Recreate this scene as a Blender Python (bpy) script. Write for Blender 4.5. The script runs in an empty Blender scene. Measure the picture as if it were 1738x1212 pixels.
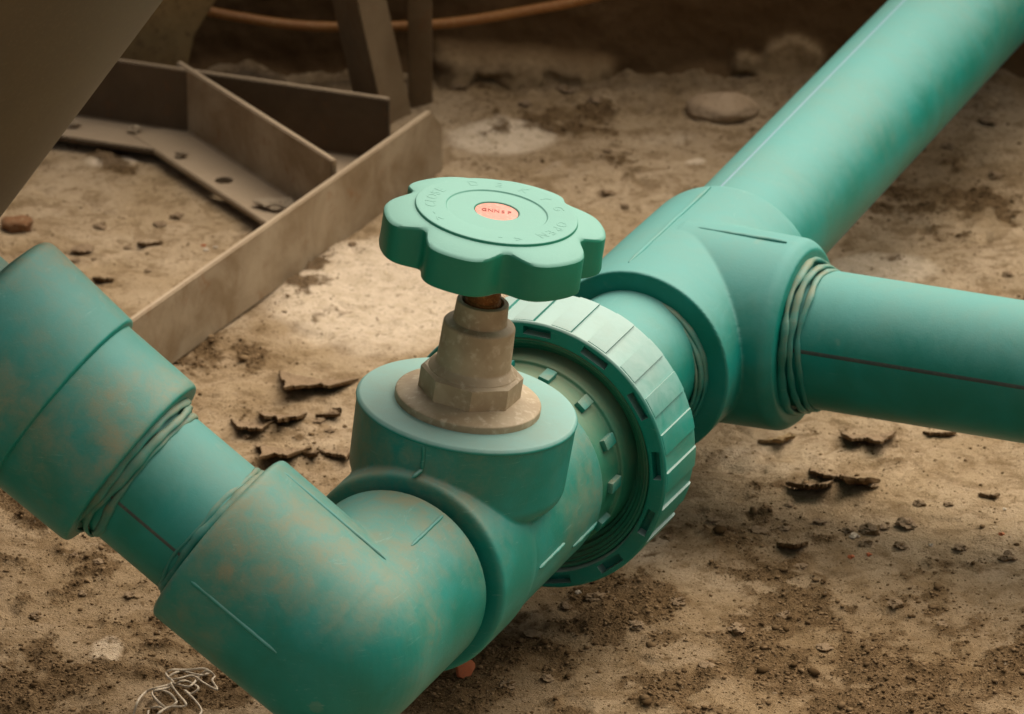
import bpy, bmesh, math, random
import numpy as np
from math import sin, cos, pi, radians, sqrt, atan2
from mathutils import Vector, Matrix, noise as mnoise

scene = bpy.context.scene
COL = scene.collection

# ---------------------------------------------------------------- camera
EL = radians(23.0)
FPX = 12480.0                       # focal length in photograph pixels (1738 wide)
PW, PH = 1738.0, 1212.0
HK = 0.085                          # height of the pipe axis above the slab
DK = 2.97                           # distance to the elbow's centre
CR = Vector((1, 0, 0)); CU = Vector((0, sin(EL), cos(EL))); CF = Vector((0, cos(EL), -sin(EL)))
K = Vector((0, 0, HK))
CAM = K - (CF * DK + CR * ((572 - 869) / FPX * DK) + CU * ((606 - 1082) / FPX * DK))
cd = bpy.data.cameras.new('camera'); cam = bpy.data.objects.new('camera', cd); COL.objects.link(cam)
cam.matrix_world = Matrix(((CR.x, CU.x, -CF.x, CAM.x), (CR.y, CU.y, -CF.y, CAM.y), (CR.z, CU.z, -CF.z, CAM.z), (0, 0, 0, 1)))
cd.sensor_width = 36; cd.lens = 36 * FPX / PW; cd.clip_start = 0.05; cd.clip_end = 200
cd.dof.use_dof = True; cd.dof.focus_distance = 3.07; cd.dof.aperture_fstop = 26
scene.camera = cam

# ---------------------------------------------------------------- sky, sun, exposure
SUN_EL, SUN_AZ = radians(58), radians(42)      # azimuth from +Y, clockwise positive
w = bpy.data.worlds.new('World'); scene.world = w; w.use_nodes = True
wn = w.node_tree.nodes; wl = w.node_tree.links
bg = wn['Background']
sky = wn.new('ShaderNodeTexSky'); sky.sky_type = 'NISHITA'; sky.sun_disc = False
sky.sun_elevation = SUN_EL; sky.sun_rotation = SUN_AZ
sky.air_density = 1.0; sky.dust_density = 6.0; sky.ozone_density = 0.6
hs = wn.new('ShaderNodeHueSaturation'); hs.inputs['Saturation'].default_value = 0.35
wt = wn.new('ShaderNodeMix'); wt.data_type = 'RGBA'; wt.blend_type = 'MULTIPLY'; wt.inputs[0].default_value = 1; wt.inputs[7].default_value = (1.0, .94, .85, 1)   # warm tint over the whole sky
wl.new(sky.outputs[0], hs.inputs['Color']); wl.new(hs.outputs[0], wt.inputs[6]); wl.new(wt.outputs[2], bg.inputs['Color'])
bg.inputs['Strength'].default_value = 0.05
sd = bpy.data.lights.new('sun', 'SUN'); sd.energy = 1.5; sd.angle = radians(75); sd.color = (1.0, 0.90, 0.74)
sun = bpy.data.objects.new('sun', sd); COL.objects.link(sun)
to_sun = Vector((sin(SUN_AZ) * cos(SUN_EL), cos(SUN_AZ) * cos(SUN_EL), sin(SUN_EL)))
sun.rotation_euler = to_sun.to_track_quat('Z', 'Y').to_euler(); sun.location = to_sun * 4
vs = scene.view_settings
vs.view_transform = 'Standard'; vs.look = 'None'; vs.gamma = 1.0; vs.use_curve_mapping = False; vs.exposure = 1.42

# ---------------------------------------------------------------- projection helpers (surveying)
def ray(px, py): return CF + CR * ((px - 869) / FPX) + CU * ((606 - py) / FPX)
def G(px, py, z=0.0):               # point of the level z seen at a pixel
    d = ray(px, py); return CAM + d * ((z - CAM.z) / d.z)
def PY(px, py, y):                  # point of the vertical plane y = const
    d = ray(px, py); return CAM + d * ((y - CAM.y) / d.y)
def on_cyl(px, py, o, a, R):        # nearest point of an endless cylinder
    d = ray(px, py); m = CAM - o
    d2 = d - a * d.dot(a); m2 = m - a * m.dot(a)
    A_, B_, C_ = d2.dot(d2), 2 * d2.dot(m2), m2.dot(m2) - R * R
    q = B_ * B_ - 4 * A_ * C_
    if q < 0: q = 0
    return CAM + d * ((-B_ - sqrt(q)) / (2 * A_))
def project(p):
    d = Vector(p) - CAM; z = d.dot(CF); return 869 + FPX * d.dot(CR) / z, 606 - FPX * d.dot(CU) / z

# ---------------------------------------------------------------- object helpers
def empty(name, loc=(0, 0, 0)):
    o = bpy.data.objects.new(name, None); o.empty_display_size = 0.02; o.location = loc; COL.objects.link(o); return o
def tag(o, label=None, cat=None, group=None, kind=None):
    if label: o['label'] = label
    if cat: o['category'] = cat
    if group: o['group'] = group
    if kind: o['kind'] = kind
    return o
def link(name, me, mat=None, parent=None, smooth=35):
    if isinstance(me, bmesh.types.BMesh):
        bm = me; me = bpy.data.meshes.new(name); bm.normal_update(); bm.to_mesh(me); bm.free()
    o = bpy.data.objects.new(name, me); COL.objects.link(o)
    if mat:
        me.materials.clear(); me.materials.append(mat)
    if smooth:
        me.polygons.foreach_set('use_smooth', [True] * len(me.polygons))
        me.set_sharp_from_angle(angle=radians(smooth))
    if parent:
        o.parent = parent; o.matrix_parent_inverse = Matrix.Translation(-Vector(parent.location)) if parent.type == 'EMPTY' else Matrix.Identity(4)
    return o
def frame(o, z, xh=(0, 0, 1)):
    z = Vector(z).normalized(); xh = Vector(xh); x = (xh - z * xh.dot(z)).normalized(); y = z.cross(x)
    return Matrix(((x.x, y.x, z.x, o[0]), (x.y, y.y, z.y, o[1]), (x.z, y.z, z.z, o[2]), (0, 0, 0, 1)))
def fillet(pts, n=5):               # pts: (r, z, fillet radius) -> rounded polyline
    out = []
    for i, p in enumerate(pts):
        q = Vector(p[:2]); f = p[2] if len(p) > 2 else 0
        if f <= 0 or i in (0, len(pts) - 1): out.append((q.x, q.y)); continue
        a = Vector(pts[i - 1][:2]) - q; b = Vector(pts[i + 1][:2]) - q
        ta = min(f, a.length * .49); tb = min(f, b.length * .49); t = min(ta, tb)
        pa = q + a.normalized() * t; pb = q + b.normalized() * t
        for k in range(n + 1):
            u = k / n; v = pa * (1 - u) ** 2 + q * 2 * u * (1 - u) + pb * u * u
            out.append((v.x, v.y))
    return out
def lathe(bm, prof, M, n=96, jit=None):
    rings = []
    for r, z in prof:
        if r < 1e-6: rings.append([bm.verts.new(M @ Vector((0, 0, z)))])
        else:
            ring = []
            for k in range(n):
                a = 2 * pi * k / n
                rr, zz = (r, z) if jit is None else jit(r, z, a)
                ring.append(bm.verts.new(M @ Vector((rr * cos(a), rr * sin(a), zz))))
            rings.append(ring)
    for A_, B_ in zip(rings[:-1], rings[1:]):
        for k in range(n):
            k2 = (k + 1) % n
            if len(A_) == 1 and len(B_) == 1: continue
            if len(A_) == 1: bm.faces.new((A_[0], B_[k2], B_[k]))
            elif len(B_) == 1: bm.faces.new((A_[k], A_[k2], B_[0]))
            else: bm.faces.new((A_[k], A_[k2], B_[k2], B_[k]))
    return bm
def solid(prof, M, n=96, jit=None):
    return lathe(bmesh.new(), prof, M, n, jit)
def sphere(bm, c, R):
    bmesh.ops.create_uvsphere(bm, u_segments=64, v_segments=48, radius=R, matrix=Matrix.Translation(c)); return bm
def tube(bm, pts, r, n=8, closed=False):
    pts = [Vector(p) for p in pts]; N = len(pts); rings = []; up = Vector((0.13, 0.2, 0.97))
    for i, p in enumerate(pts):
        t = (pts[min(i + 1, N - 1)] - pts[max(i - 1, 0)]).normalized()
        x = up.cross(t)
        if x.length < 1e-4: x = Vector((1, 0, 0)).cross(t)
        x.normalize(); y = t.cross(x); up = y
        rr = r(i / (N - 1)) if callable(r) else r
        rings.append([bm.verts.new(p + x * (rr * cos(2 * pi * k / n)) + y * (rr * sin(2 * pi * k / n))) for k in range(n)])
    for A_, B_ in zip(rings[:-1], rings[1:]):
        for k in range(n): bm.faces.new((A_[k], A_[(k + 1) % n], B_[(k + 1) % n], B_[k]))
    bm.faces.new(rings[0][::-1]); bm.faces.new(rings[-1])
    return bm
def box(bm, M, sx, sy, sz, bev=0):
    ret = bmesh.ops.create_cube(bm, size=1, matrix=M @ Matrix.Diagonal((sx, sy, sz, 1)))
    if bev:
        es = list({e for v in ret['verts'] for e in v.link_edges})
        bmesh.ops.bevel(bm, geom=es, offset=bev, segments=2, affect='EDGES', profile=.5)
    return bm
def baked(bm, mods):                # run modifiers and give back the finished mesh
    me = bpy.data.meshes.new('tmp'); bmesh.ops.recalc_face_normals(bm, faces=bm.faces[:]); bm.to_mesh(me); bm.free()
    o = bpy.data.objects.new('tmp', me); COL.objects.link(o); mods(o)
    dg = bpy.context.evaluated_depsgraph_get(); out = bpy.data.meshes.new_from_object(o.evaluated_get(dg))
    bpy.data.objects.remove(o); bpy.data.meshes.remove(me); return out
def fuse(bm, vox, it=5):
    def mods(o):
        m = o.modifiers.new('r', 'REMESH'); m.mode = 'VOXEL'; m.voxel_size = vox; m.use_smooth_shade = True
        s = o.modifiers.new('s', 'SMOOTH'); s.factor = .5; s.iterations = it
    return baked(bm, mods)

# ---------------------------------------------------------------- noise (numpy)
def vnoise(x, y, seed):
    xi = np.floor(x).astype(np.int64); yi = np.floor(y).astype(np.int64); xf = x - xi; yf = y - yi
    def h(a, b):
        v = (a * 374761393 + b * 668265263 + seed * 974634777) & 0x7fffffff
        v = ((v ^ (v >> 13)) * 1274126177) & 0x7fffffff
        return ((v ^ (v >> 16)) & 0xffff) / 65535.0
    u = xf * xf * (3 - 2 * xf); v = yf * yf * (3 - 2 * yf)
    return (h(xi, yi) * (1 - u) + h(xi + 1, yi) * u) * (1 - v) + (h(xi, yi + 1) * (1 - u) + h(xi + 1, yi + 1) * u) * v
def fbm(x, y, wl, seed, octs=4, gain=.5):
    s = 0; a = 1; t = 0
    for k in range(octs):
        c, sn = cos(.6 * k + .3), sin(.6 * k + .3)
        s = s + a * vnoise((x * c - y * sn) / wl + 31.7, (x * sn + y * c) / wl + 17.3, seed + k); t += a; a *= gain; wl *= .5
    return s / t
def sstep(a, b, x):
    t = np.clip((x - a) / (b - a), 0, 1); return t * t * (3 - 2 * t)

# ---------------------------------------------------------------- materials
class NT:
    def __init__(s, name):
        s.m = bpy.data.materials.new(name); s.m.use_nodes = True; s.t = s.m.node_tree; s.n = s.t.nodes; s.l = s.t.links
        s.b = s.n['Principled BSDF']; s.geo = s.n.new('ShaderNodeNewGeometry')
        s.pos = s.geo.outputs['Position']
        sep = s.n.new('ShaderNodeSeparateXYZ'); s.l.new(s.geo.outputs['Normal'], sep.inputs[0]); s.up = sep.outputs['Z']
    def put(s, sock, v):
        if hasattr(v, 'is_linked') or isinstance(v, bpy.types.NodeSocket): s.l.new(v, sock)
        elif isinstance(v, tuple) and len(v) == 3 and sock.type == 'RGBA': sock.default_value = (*v, 1)
        else: sock.default_value = v
    def noise(s, scale, detail=3, rough=.55, dist=0.0, vec=None, stretch=None):
        n = s.n.new('ShaderNodeTexNoise'); n.inputs['Scale'].default_value = scale; n.inputs['Detail'].default_value = detail
        n.inputs['Roughness'].default_value = rough; n.inputs['Distortion'].default_value = dist
        v = vec or s.pos
        if stretch:
            mp = s.n.new('ShaderNodeMapping'); mp.inputs['Scale'].default_value = stretch[0]; mp.inputs['Rotation'].default_value = stretch[1]
            s.l.new(v, mp.inputs['Vector']); v = mp.outputs[0]
        s.l.new(v, n.inputs['Vector']); return n.outputs['Fac']
    def voro(s, scale, feature='F1'):
        n = s.n.new('ShaderNodeTexVoronoi'); n.inputs['Scale'].default_value = scale; n.feature = feature
        s.l.new(s.pos, n.inputs['Vector']); return n.outputs['Distance']
    def math(s, op, a, b=None, c=None, clamp=False):
        n = s.n.new('ShaderNodeMath'); n.operation = op; n.use_clamp = clamp
        for i, v in enumerate((a, b, c)):
            if v is not None: s.put(n.inputs[i], v)
        return n.outputs[0]
    def ramp(s, x, a, b, lo=0., hi=1.):
        n = s.n.new('ShaderNodeMapRange'); n.interpolation_type = 'SMOOTHSTEP'
        s.l.new(x, n.inputs['Value']); n.inputs['From Min'].default_value = a; n.inputs['From Max'].default_value = b
        n.inputs['To Min'].default_value = lo; n.inputs['To Max'].default_value = hi; return n.outputs['Result']
    def mix(s, f, a, b, mode='MIX'):
        n = s.n.new('ShaderNodeMix'); n.data_type = 'RGBA'; n.blend_type = mode
        s.put(n.inputs[0], f); s.put(n.inputs[6], a); s.put(n.inputs[7], b); return n.outputs[2]
    def attr(s, name):
        n = s.n.new('ShaderNodeAttribute'); n.attribute_name = name; return n.outputs['Fac']
    def bump(s, h, strength, dist):
        n = s.n.new('ShaderNodeBump'); n.inputs['Strength'].default_value = strength; n.inputs['Distance'].default_value = dist
        s.l.new(h, n.inputs['Height'])
        s.l.new(n.outputs[0], s.b.inputs['Normal'])
    def done(s, col, rough, spec=.4, metal=0.):
        s.put(s.b.inputs['Base Color'], col); s.put(s.b.inputs['Roughness'], rough)
        s.put(s.b.inputs['Specular IOR Level'], spec); s.put(s.b.inputs['Metallic'], metal); return s.m

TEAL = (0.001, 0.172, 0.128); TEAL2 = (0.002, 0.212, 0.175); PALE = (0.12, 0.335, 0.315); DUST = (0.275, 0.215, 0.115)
def plastic(name, pale=.7, dust=.3, off=0., base=TEAL, base2=TEAL2, palec=PALE, scr=.35):
    t = NT(name)
    v = t.n.new('ShaderNodeVectorMath'); v.operation = 'ADD'; v.inputs[1].default_value = (off, off * .7, -off); t.l.new(t.pos, v.inputs[0]); vec = v.outputs[0]
    n1 = t.noise(28, 4, .6, .4, vec); n2 = t.noise(110, 8, .72, .3, vec); n3 = t.noise(1400, 2, .5, 0, vec); n4 = t.noise(60, 6, .7, 1.5, vec)
    col = t.mix(t.ramp(n1, .35, .65), base, base2)
    # bleached, dusty film on what faces the sky, also painting in lit tops
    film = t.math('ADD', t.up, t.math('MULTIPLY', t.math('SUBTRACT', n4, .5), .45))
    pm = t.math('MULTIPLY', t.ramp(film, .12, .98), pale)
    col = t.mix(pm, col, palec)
    # brown dirt in patches
    nb_ = t.noise(15, 3, .5, .3, vec)
    dsum = t.math('ADD', t.math('ADD', t.math('MULTIPLY', nb_, .75), t.math('MULTIPLY', n2, .25)), t.math('MULTIPLY', t.up, .16))
    dm = t.math('MULTIPLY', t.math('MULTIPLY', t.ramp(dsum, .44, .80), t.ramp(n2, .3, .62, .45, 1.0)), dust)
    grain = t.noise(2600, 2, .7, 0, vec); dm = t.math('MULTIPLY', dm, t.ramp(grain, .3, .6, .65, 1.0))
    col = t.mix(dm, col, DUST)
    # scuffs
    sc = t.noise(110, 8, .8, 1.2, vec, ((1, .35, 7), (.6, .4, .9)))
    sm = t.math('MULTIPLY', t.ramp(sc, .58, .70), scr)
    col = t.mix(sm, col, (.33, .52, .46))
    spl = t.math('ADD', t.voro(38), t.math('MULTIPLY', n2, .22)); spm = t.math('MULTIPLY', t.ramp(spl, .235, .205), t.ramp(n1, .50, .56))
    col = t.mix(t.math('MULTIPLY', spm, .10), col, (.44, .37, .25))
    pk = t.ramp(t.voro(120), .035, .02)
    col = t.mix(t.math('MULTIPLY', pk, t.ramp(n2, .55, .6)), col, (.07, .045, .02))
    rough = t.math('ADD', t.math('MULTIPLY', t.math('MAXIMUM', pm, dm), .35), .40)
    t.bump(t.math('ADD', t.math('MULTIPLY', n3, .5), n2), .25, .0004)
    return t.done(col, rough, .38)
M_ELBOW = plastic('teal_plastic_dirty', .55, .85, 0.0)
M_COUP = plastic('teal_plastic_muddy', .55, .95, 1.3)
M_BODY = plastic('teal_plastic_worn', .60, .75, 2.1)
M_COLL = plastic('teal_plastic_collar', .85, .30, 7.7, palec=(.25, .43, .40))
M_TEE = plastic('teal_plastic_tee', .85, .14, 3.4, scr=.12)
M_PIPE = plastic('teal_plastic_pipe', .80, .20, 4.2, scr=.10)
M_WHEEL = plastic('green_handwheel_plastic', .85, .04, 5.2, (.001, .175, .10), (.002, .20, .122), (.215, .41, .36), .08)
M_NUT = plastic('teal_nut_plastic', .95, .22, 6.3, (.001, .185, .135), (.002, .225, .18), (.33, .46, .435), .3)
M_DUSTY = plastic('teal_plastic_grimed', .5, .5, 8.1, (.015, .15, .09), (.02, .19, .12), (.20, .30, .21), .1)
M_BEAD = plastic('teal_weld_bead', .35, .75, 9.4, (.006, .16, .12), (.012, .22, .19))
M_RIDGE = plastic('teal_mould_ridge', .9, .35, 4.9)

def simple(name, c1, c2, c3, s1=40, s2=400, rough=.85, bumpd=.0006, metal=0., spec=.25, bs=.5):
    t = NT(name); n1 = t.noise(s1, 5, .6, .5); n2 = t.noise(s2, 4, .6)
    col = t.mix(t.ramp(n1, .35, .65), c1, c2); col = t.mix(t.ramp(n2, .5, .72), col, c3)
    t.bump(t.math('ADD', n2, n1), bs, bumpd); return t.done(col, rough, spec, metal)
M_BRASS = simple('dusty_brass', (.40, .315, .20), (.315, .235, .14), (.48, .39, .27), 60, 260, .6, .0002, 0.1, .5)
M_RUST = simple('rusty_spindle', (.20, .075, .016), (.13, .05, .012), (.33, .16, .05), 150, 900, .6, .0005, .2)
M_BADGE = simple('red_badge', (.68, .25, .20), (.70, .28, .23), (.66, .36, .29), 120, 700, .5, .0001)
M_BADGETXT = simple('badge_print', (.30, .055, .04), (.33, .06, .05), (.36, .08, .06), 120, 700, .5, .0001)
M_STONE = simple('stone', (.24, .18, .12), (.33, .26, .18), (.15, .11, .07), 60, 500, .9, .0008)
M_REDCHIP = simple('brick_chip', (.36, .10, .04), (.42, .14, .06), (.28, .09, .045), 90, 800, .85, .0004)
M_CABLE = simple('orange_cable', (.34, .145, .035), (.30, .12, .03), (.40, .21, .08), 30, 500, .5, .0002, 0, .5)
M_THREAD = simple('white_thread', (.45, .37, .28), (.53, .45, .35), (.34, .25, .16), 200, 1500, .9, .0003)
def mud(name, c1, c2):
    t = NT(name); n1 = t.noise(110, 5, .65, .5); n2 = t.noise(700, 4, .65)
    col = t.mix(t.ramp(n1, .35, .65), c1, c2)
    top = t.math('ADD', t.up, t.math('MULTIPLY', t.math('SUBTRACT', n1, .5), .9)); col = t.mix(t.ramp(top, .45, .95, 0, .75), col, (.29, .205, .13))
    col = t.mix(t.ramp(n2, .55, .7, 0, .6), col, c1); t.bump(t.math('ADD', n2, n1), .9, .0015); return t.done(col, .95, .1)
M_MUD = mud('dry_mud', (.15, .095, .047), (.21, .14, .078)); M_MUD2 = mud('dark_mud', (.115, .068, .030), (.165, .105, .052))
M_LEAF = simple('dry_leaf', (.26, .17, .08), (.33, .23, .12), (.2, .13, .06), 70, 600, .8, .0005)
M_STRIPEV = simple('violet_stripe', (.22, .34, .42), (.24, .36, .42), (.2, .38, .4), 60, 500, .5, .0001)
M_STRIPEB = simple('blue_stripe', (.03, .13, .33), (.04, .16, .32), (.06, .2, .3), 60, 500, .5, .0001)
M_STRIPED = simple('dark_stripe', (.045, .06, .055), (.06, .07, .06), (.08, .09, .07), 60, 500, .5, .0001)

def steel(name, c1, c2, rust):
    t = NT(name); n1 = t.noise(26, 5, .65, .6); n2 = t.noise(55, 8, .72, .6); n3 = t.noise(900, 3)
    col = t.mix(t.ramp(n1, .3, .7), c1, c2)
    col = t.mix(t.math('MULTIPLY', t.ramp(n2, .55, .75), rust), col, (.22, .095, .03))
    col = t.mix(t.ramp(t.math('ADD', t.up, t.math('MULTIPLY', n1, .4)), .45, 1.15, 0, .85), col, (.36, .27, .18))
    t.bump(t.math('ADD', n3, n2), .3, .0004); return t.done(col, t.ramp(n2, .3, .7, .5, .8), .4, .12)
M_STEEL = steel('dusty_galvanised_steel', (.34, .265, .175), (.20, .135, .072), .8)
M_STEELD = steel('shaded_stand_steel', (.095, .062, .033), (.07, .044, .022), .5)  # darker copy of the stand steel, rear shade put into its colour
M_STEELL = steel('lit_leg_steel', (.19, .13, .07), (.14, .09, .045), .5)  # lighter copy for the leg, light it catches painted into the colour
M_TANK = simple('brown_painted_sheet', (.085, .053, .019), (.075, .045, .016), (.10, .066, .028), 12, 500, .55, .0002, 0, .4, .2)

# ---------------------------------------------------------------- ground
def blob(X, Y, px, py, rx, ry, soft=.35):      # a patch on the slab, given where it lies
    c = G(px, py); ax = rx / 3900.; ay = ry / 3900. / sin(EL)
    r = np.sqrt(((X - c.x) / ax) ** 2 + ((Y - c.y) / ay) ** 2); return 1 - sstep(1 - soft, 1 + soft, r)
SOIL_DIM_B = [(1330, 935, 190, 70, .75), (1480, 1130, 380, 150, .85), (1700, 760, 130, 120, .3), (40, 560, 120, 200, .25), (1700, 560, 120, 90, .4), (60, 1000, 200, 140, .55), (1050, 1050, 150, 90, .65), (820, 1140, 220, 90, .95), (300, 1080, 190, 150, .8),
          (100, 1180, 180, 90, .8), (1650, 1000, 120, 90, .4), (1480, 745, 95, 22, .55), (1430, 830, 90, 30, .5), (480, 700, 110, 55, .5), (540, 800, 100, 40, .5),
          (380, 600, 120, 50, .55), (900, 255, 130, 50, .5), (830, 150, 110, 50, .75), (60, 860, 70, 50, .7), (1570, 300, 150, 70, .75), (1250, 250, 120, 40, .35), (1150, 1150, 200, 60, .6), (700, 340, 60, 50, .2)]  # soil patches; those at bottom and edges also paint in vignette darkening
PALE_B = [(650, 500, 240, 110, .95), (420, 520, 130, 60, .5), (850, 240, 110, 36, .9), (960, 290, 60, 25, .5), (1500, 455, 110, 32, .85), (190, 275, 55, 14, .9), (1010, 930, 170, 45, .5),
          (1080, 1000, 60, 18, .4), (1300, 780, 120, 40, .4), (180, 1100, 35, 25, .7), (1000, 1100, 90, 20, .35), (1180, 275, 25, 9, .8), (1130, 235, 60, 12, .5), (640, 590, 90, 30, .35), (1560, 800, 160, 60, .15)]  # pale concrete patches; the central ones also paint in brighter light
def ground_fields(X, Y):
    n0 = fbm(X, Y, .10, 3, 5, .6); n1 = fbm(X, Y * .8, .03, 11, 5, .62); n2 = fbm(X, Y, .009, 23, 4, .6)
    n5 = fbm(X + .3, Y * .7, .055, 203, 5, .62)
    soil = .10 * sstep(.40, .7, n0) + .42 * sstep(.56, .70, n5)
    for b in SOIL_DIM_B: soil = np.maximum(soil, blob(X, Y, *b[:4], soft=.6) * b[4])
    pale = 0 * X
    for b in PALE_B: pale = np.maximum(pale, blob(X, Y, *b[:4], soft=.45) * b[4])
    rough = sstep(.30, .74, soil * .60 + (n1 - .5) * 1.5 + (n2 - .5) * .7 + .12)
    rough = rough * sstep(.02, .3, soil + .1)
    pale = sstep(.35, .65, pale + (n1 - .5) * .9) * pale
    z = (n0 - .5) * .006 + (n1 - .5) * .0022 + (n2 - .5) * .0005
    rid = 1 - np.abs(2 * fbm(X * .8, Y, .014, 41, 3, .55) - 1)
    z = z + rough * ((fbm(X, Y, .013, 51, 5, .65) - .42) * .0085 + (rid - .7) * .0030) - rough * .0004
    gr = fbm(X, Y, .0045, 61, 2, .6)
    z = z + rough * (gr - .5) * .0026
    z = z + pale * .0008
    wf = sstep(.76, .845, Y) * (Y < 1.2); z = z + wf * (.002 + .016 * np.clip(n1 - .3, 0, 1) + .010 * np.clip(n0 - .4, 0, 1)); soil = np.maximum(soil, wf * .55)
    earth_dim = np.clip(soil * (.55 + .9 * n1), 0, 1)  # soil tint that also carries the painted falloff towards bottom and edges
    pits = sstep(.73, .82, fbm(X, Y, .016, 71, 2)) * (1 - rough); z = z - pits * .0015
    return z, rough, pale, earth_dim
def axis_coords(lo, hi, step, far):
    inner = np.arange(lo, hi + step * .5, step); out = []; d = step; p = hi
    while p < far: d *= 1.35; p += d; out.append(p)
    neg = []; d = step; p = lo
    while p > -far: d *= 1.35; p -= d; neg.append(p)
    return np.array(neg[::-1] + list(inner) + out)
gx = axis_coords(-.24, .36, .0014, 60.); gy = axis_coords(.06, .90, .0016, 60.)
X, Y = np.meshgrid(gx, gy); Z, SOIL, PAL, EARTH_DIM = ground_fields(X, Y)
edge = np.clip((np.maximum(np.abs(X - .06) - .7, np.abs(Y - .4) - .9)) / 1., 0, 1); Z *= 1 - edge
def grid_mesh(name, P, w_, h_):
    me = bpy.data.meshes.new(name); nv = w_ * h_; nf = (w_ - 1) * (h_ - 1)
    me.vertices.add(nv); me.vertices.foreach_set('co', P.astype(np.float32).ravel())
    i = np.arange(nv).reshape(h_, w_); f = np.stack([i[:-1, :-1], i[:-1, 1:], i[1:, 1:], i[1:, :-1]], -1).reshape(-1, 4)
    me.loops.add(nf * 4); me.polygons.add(nf)
    me.loops.foreach_set('vertex_index', f.ravel().astype(np.int32)); me.polygons.foreach_set('loop_start', np.arange(0, nf * 4, 4, dtype=np.int32))
    me.polygons.foreach_set('use_smooth', np.ones(nf, dtype=bool)); me.update(calc_edges=True); return me
def fattr(me, name, a):
    at = me.attributes.new(name, 'FLOAT', 'POINT'); at.data.foreach_set('value', a.astype(np.float32).ravel())
gme = grid_mesh('ground', np.stack([X, Y, Z], -1), len(gx), len(gy)); fattr(gme, 'soil', SOIL); fattr(gme, 'pale', PAL); fattr(gme, 'earth_dim', EARTH_DIM)
def ground_mat():
    t = NT('dirty_concrete'); s = t.attr('soil'); p = t.attr('pale')
    n1 = t.noise(14, 6, .65, .6); n2 = t.noise(130, 6, .7, .5); n3 = t.noise(900, 4, .6); n4 = t.noise(45, 5, .6, 1.)
    col = t.mix(t.ramp(n1, .3, .7), (.47, .355, .235), (.35, .25, .145))
    col = t.mix(t.math('MULTIPLY', t.ramp(n4, .48, .66), .7), col, (.22, .145, .075))
    col = t.mix(t.math('MULTIPLY', t.ramp(n2, .56, .72), .5), col, (.20, .14, .085))
    col = t.mix(t.math('MULTIPLY', t.attr('earth_dim'), .85), col, t.mix(t.ramp(n2, .35, .65), (.125, .073, .029), (.20, .125, .058)))  # brown soil plus the darkening painted in at bottom and edges
    col = t.mix(p, col, t.mix(t.ramp(n2, .4, .7), (.68, .55, .41), (.54, .425, .295)))
    sm = t.ramp(t.math('ADD', s, t.math('MULTIPLY', t.math('SUBTRACT', n2, .5), .6)), .25, .85)
    soilc = t.mix(t.ramp(n3, .4, .65), (.08, .045, .017), (.17, .105, .05))
    col = t.mix(t.math('MULTIPLY', sm, .9), col, soilc)
    speck = t.ramp(n3, .66, .74)
    col = t.mix(t.math('MULTIPLY', speck, .85), col, (.11, .065, .028))
    n8 = t.noise(62, 9, .78, .4); col = t.mix(t.math('MULTIPLY', t.math('SUBTRACT', 1.0, p), t.math('MULTIPLY', t.ramp(n8, .50, .60), .62)), col, (.17, .108, .052))
    n6 = t.noise(330, 5, .7, .4); col = t.mix(t.math('MULTIPLY', t.ramp(n6, .57, .66), .75), col, (.125, .075, .033))
    n7 = t.noise(420, 3, .6); col = t.mix(t.math('MULTIPLY', t.ramp(n7, .66, .72), .35), col, (.5, .41, .31))
    t.bump(t.math('ADD', t.math('ADD', n3, n6), t.math('MULTIPLY', n2, 1.5)), .9, .0014); return t.done(col, .93, .15)
M_GROUND = ground_mat()
g = link('ground', gme, M_GROUND, smooth=0); g['kind'] = 'structure'
def hz(x, y):
    z = ground_fields(np.array([x]), np.array([y]))[0]; return float(z[0])

# ---------------------------------------------------------------- rear wall with old plaster and a crumbled mortar foot
WY = G(1150, 142).y
wx = np.concatenate([np.linspace(-3, -.26, 12)[:-1], np.arange(-.26, .40, .0022), np.linspace(.40, 3, 12)[1:]]); wz = np.concatenate([np.arange(-.02, .09, .0018), np.linspace(.09, .30, 10)[1:]])
XX, ZZ = np.meshgrid(wx, wz)
nb = fbm(XX, ZZ, .05, 101, 5, .6); ns = fbm(XX, ZZ, .012, 111, 4, .6)
pc = PY(1335, 85, WY); pl = 1 - sstep(.72, .95, np.sqrt(((XX - pc.x) / .024) ** 2 + ((ZZ - pc.z + .004) / .016) ** 2) + (fbm(XX, ZZ, .014, 131, 3) - .5) * 1.0)
lc = PY(880, 120, WY); ledge = (1 - sstep(.8, 1.15, np.abs(XX - lc.x) / .045 + (ns - .5) * .5)) * (1 - sstep(.012, .02, ZZ + (nb - .5) * .015))
foot = sstep(.012, -.006, ZZ + (nb - .5) * .02)
DY = -(nb - .5) * .006 - (ns - .5) * .002 - pl * .006 - ledge * .014 * (.6 + ns) - foot * .01 * (.5 + ns)
wme = grid_mesh('rear_wall', np.stack([XX, WY + DY, ZZ], -1), len(wx), len(wz)); fattr(wme, 'plaster', np.maximum(pl, ledge * .8))
def wall_mat():
    t = NT('old_brown_plaster'); p = t.attr('plaster'); n1 = t.noise(22, 6, .65, .5); n2 = t.noise(220, 5, .65)
    col = t.mix(t.ramp(n1, .35, .68), (.095, .053, .022), (.13, .076, .035))
    col = t.mix(t.math('MULTIPLY', t.ramp(n2, .52, .7), .5), col, (.07, .04, .018))
    col = t.mix(t.math('MULTIPLY', p, .8), col, t.mix(t.ramp(n2, .4, .7), (.36, .25, .14), (.25, .17, .09)))
    t.bump(t.math('ADD', n2, n1), .6, .001); return t.done(col, .92, .15)
M_WALL = wall_mat()
bmw = bmesh.new(); bmw.from_mesh(wme)
wo = empty('rear_wall', (0, WY, 0)); tag(wo, 'low dark brown plastered wall with flaking patches behind the pipes', 'wall')
link('plaster_face', wme, M_WALL, wo, smooth=0); bmw.free()
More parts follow.
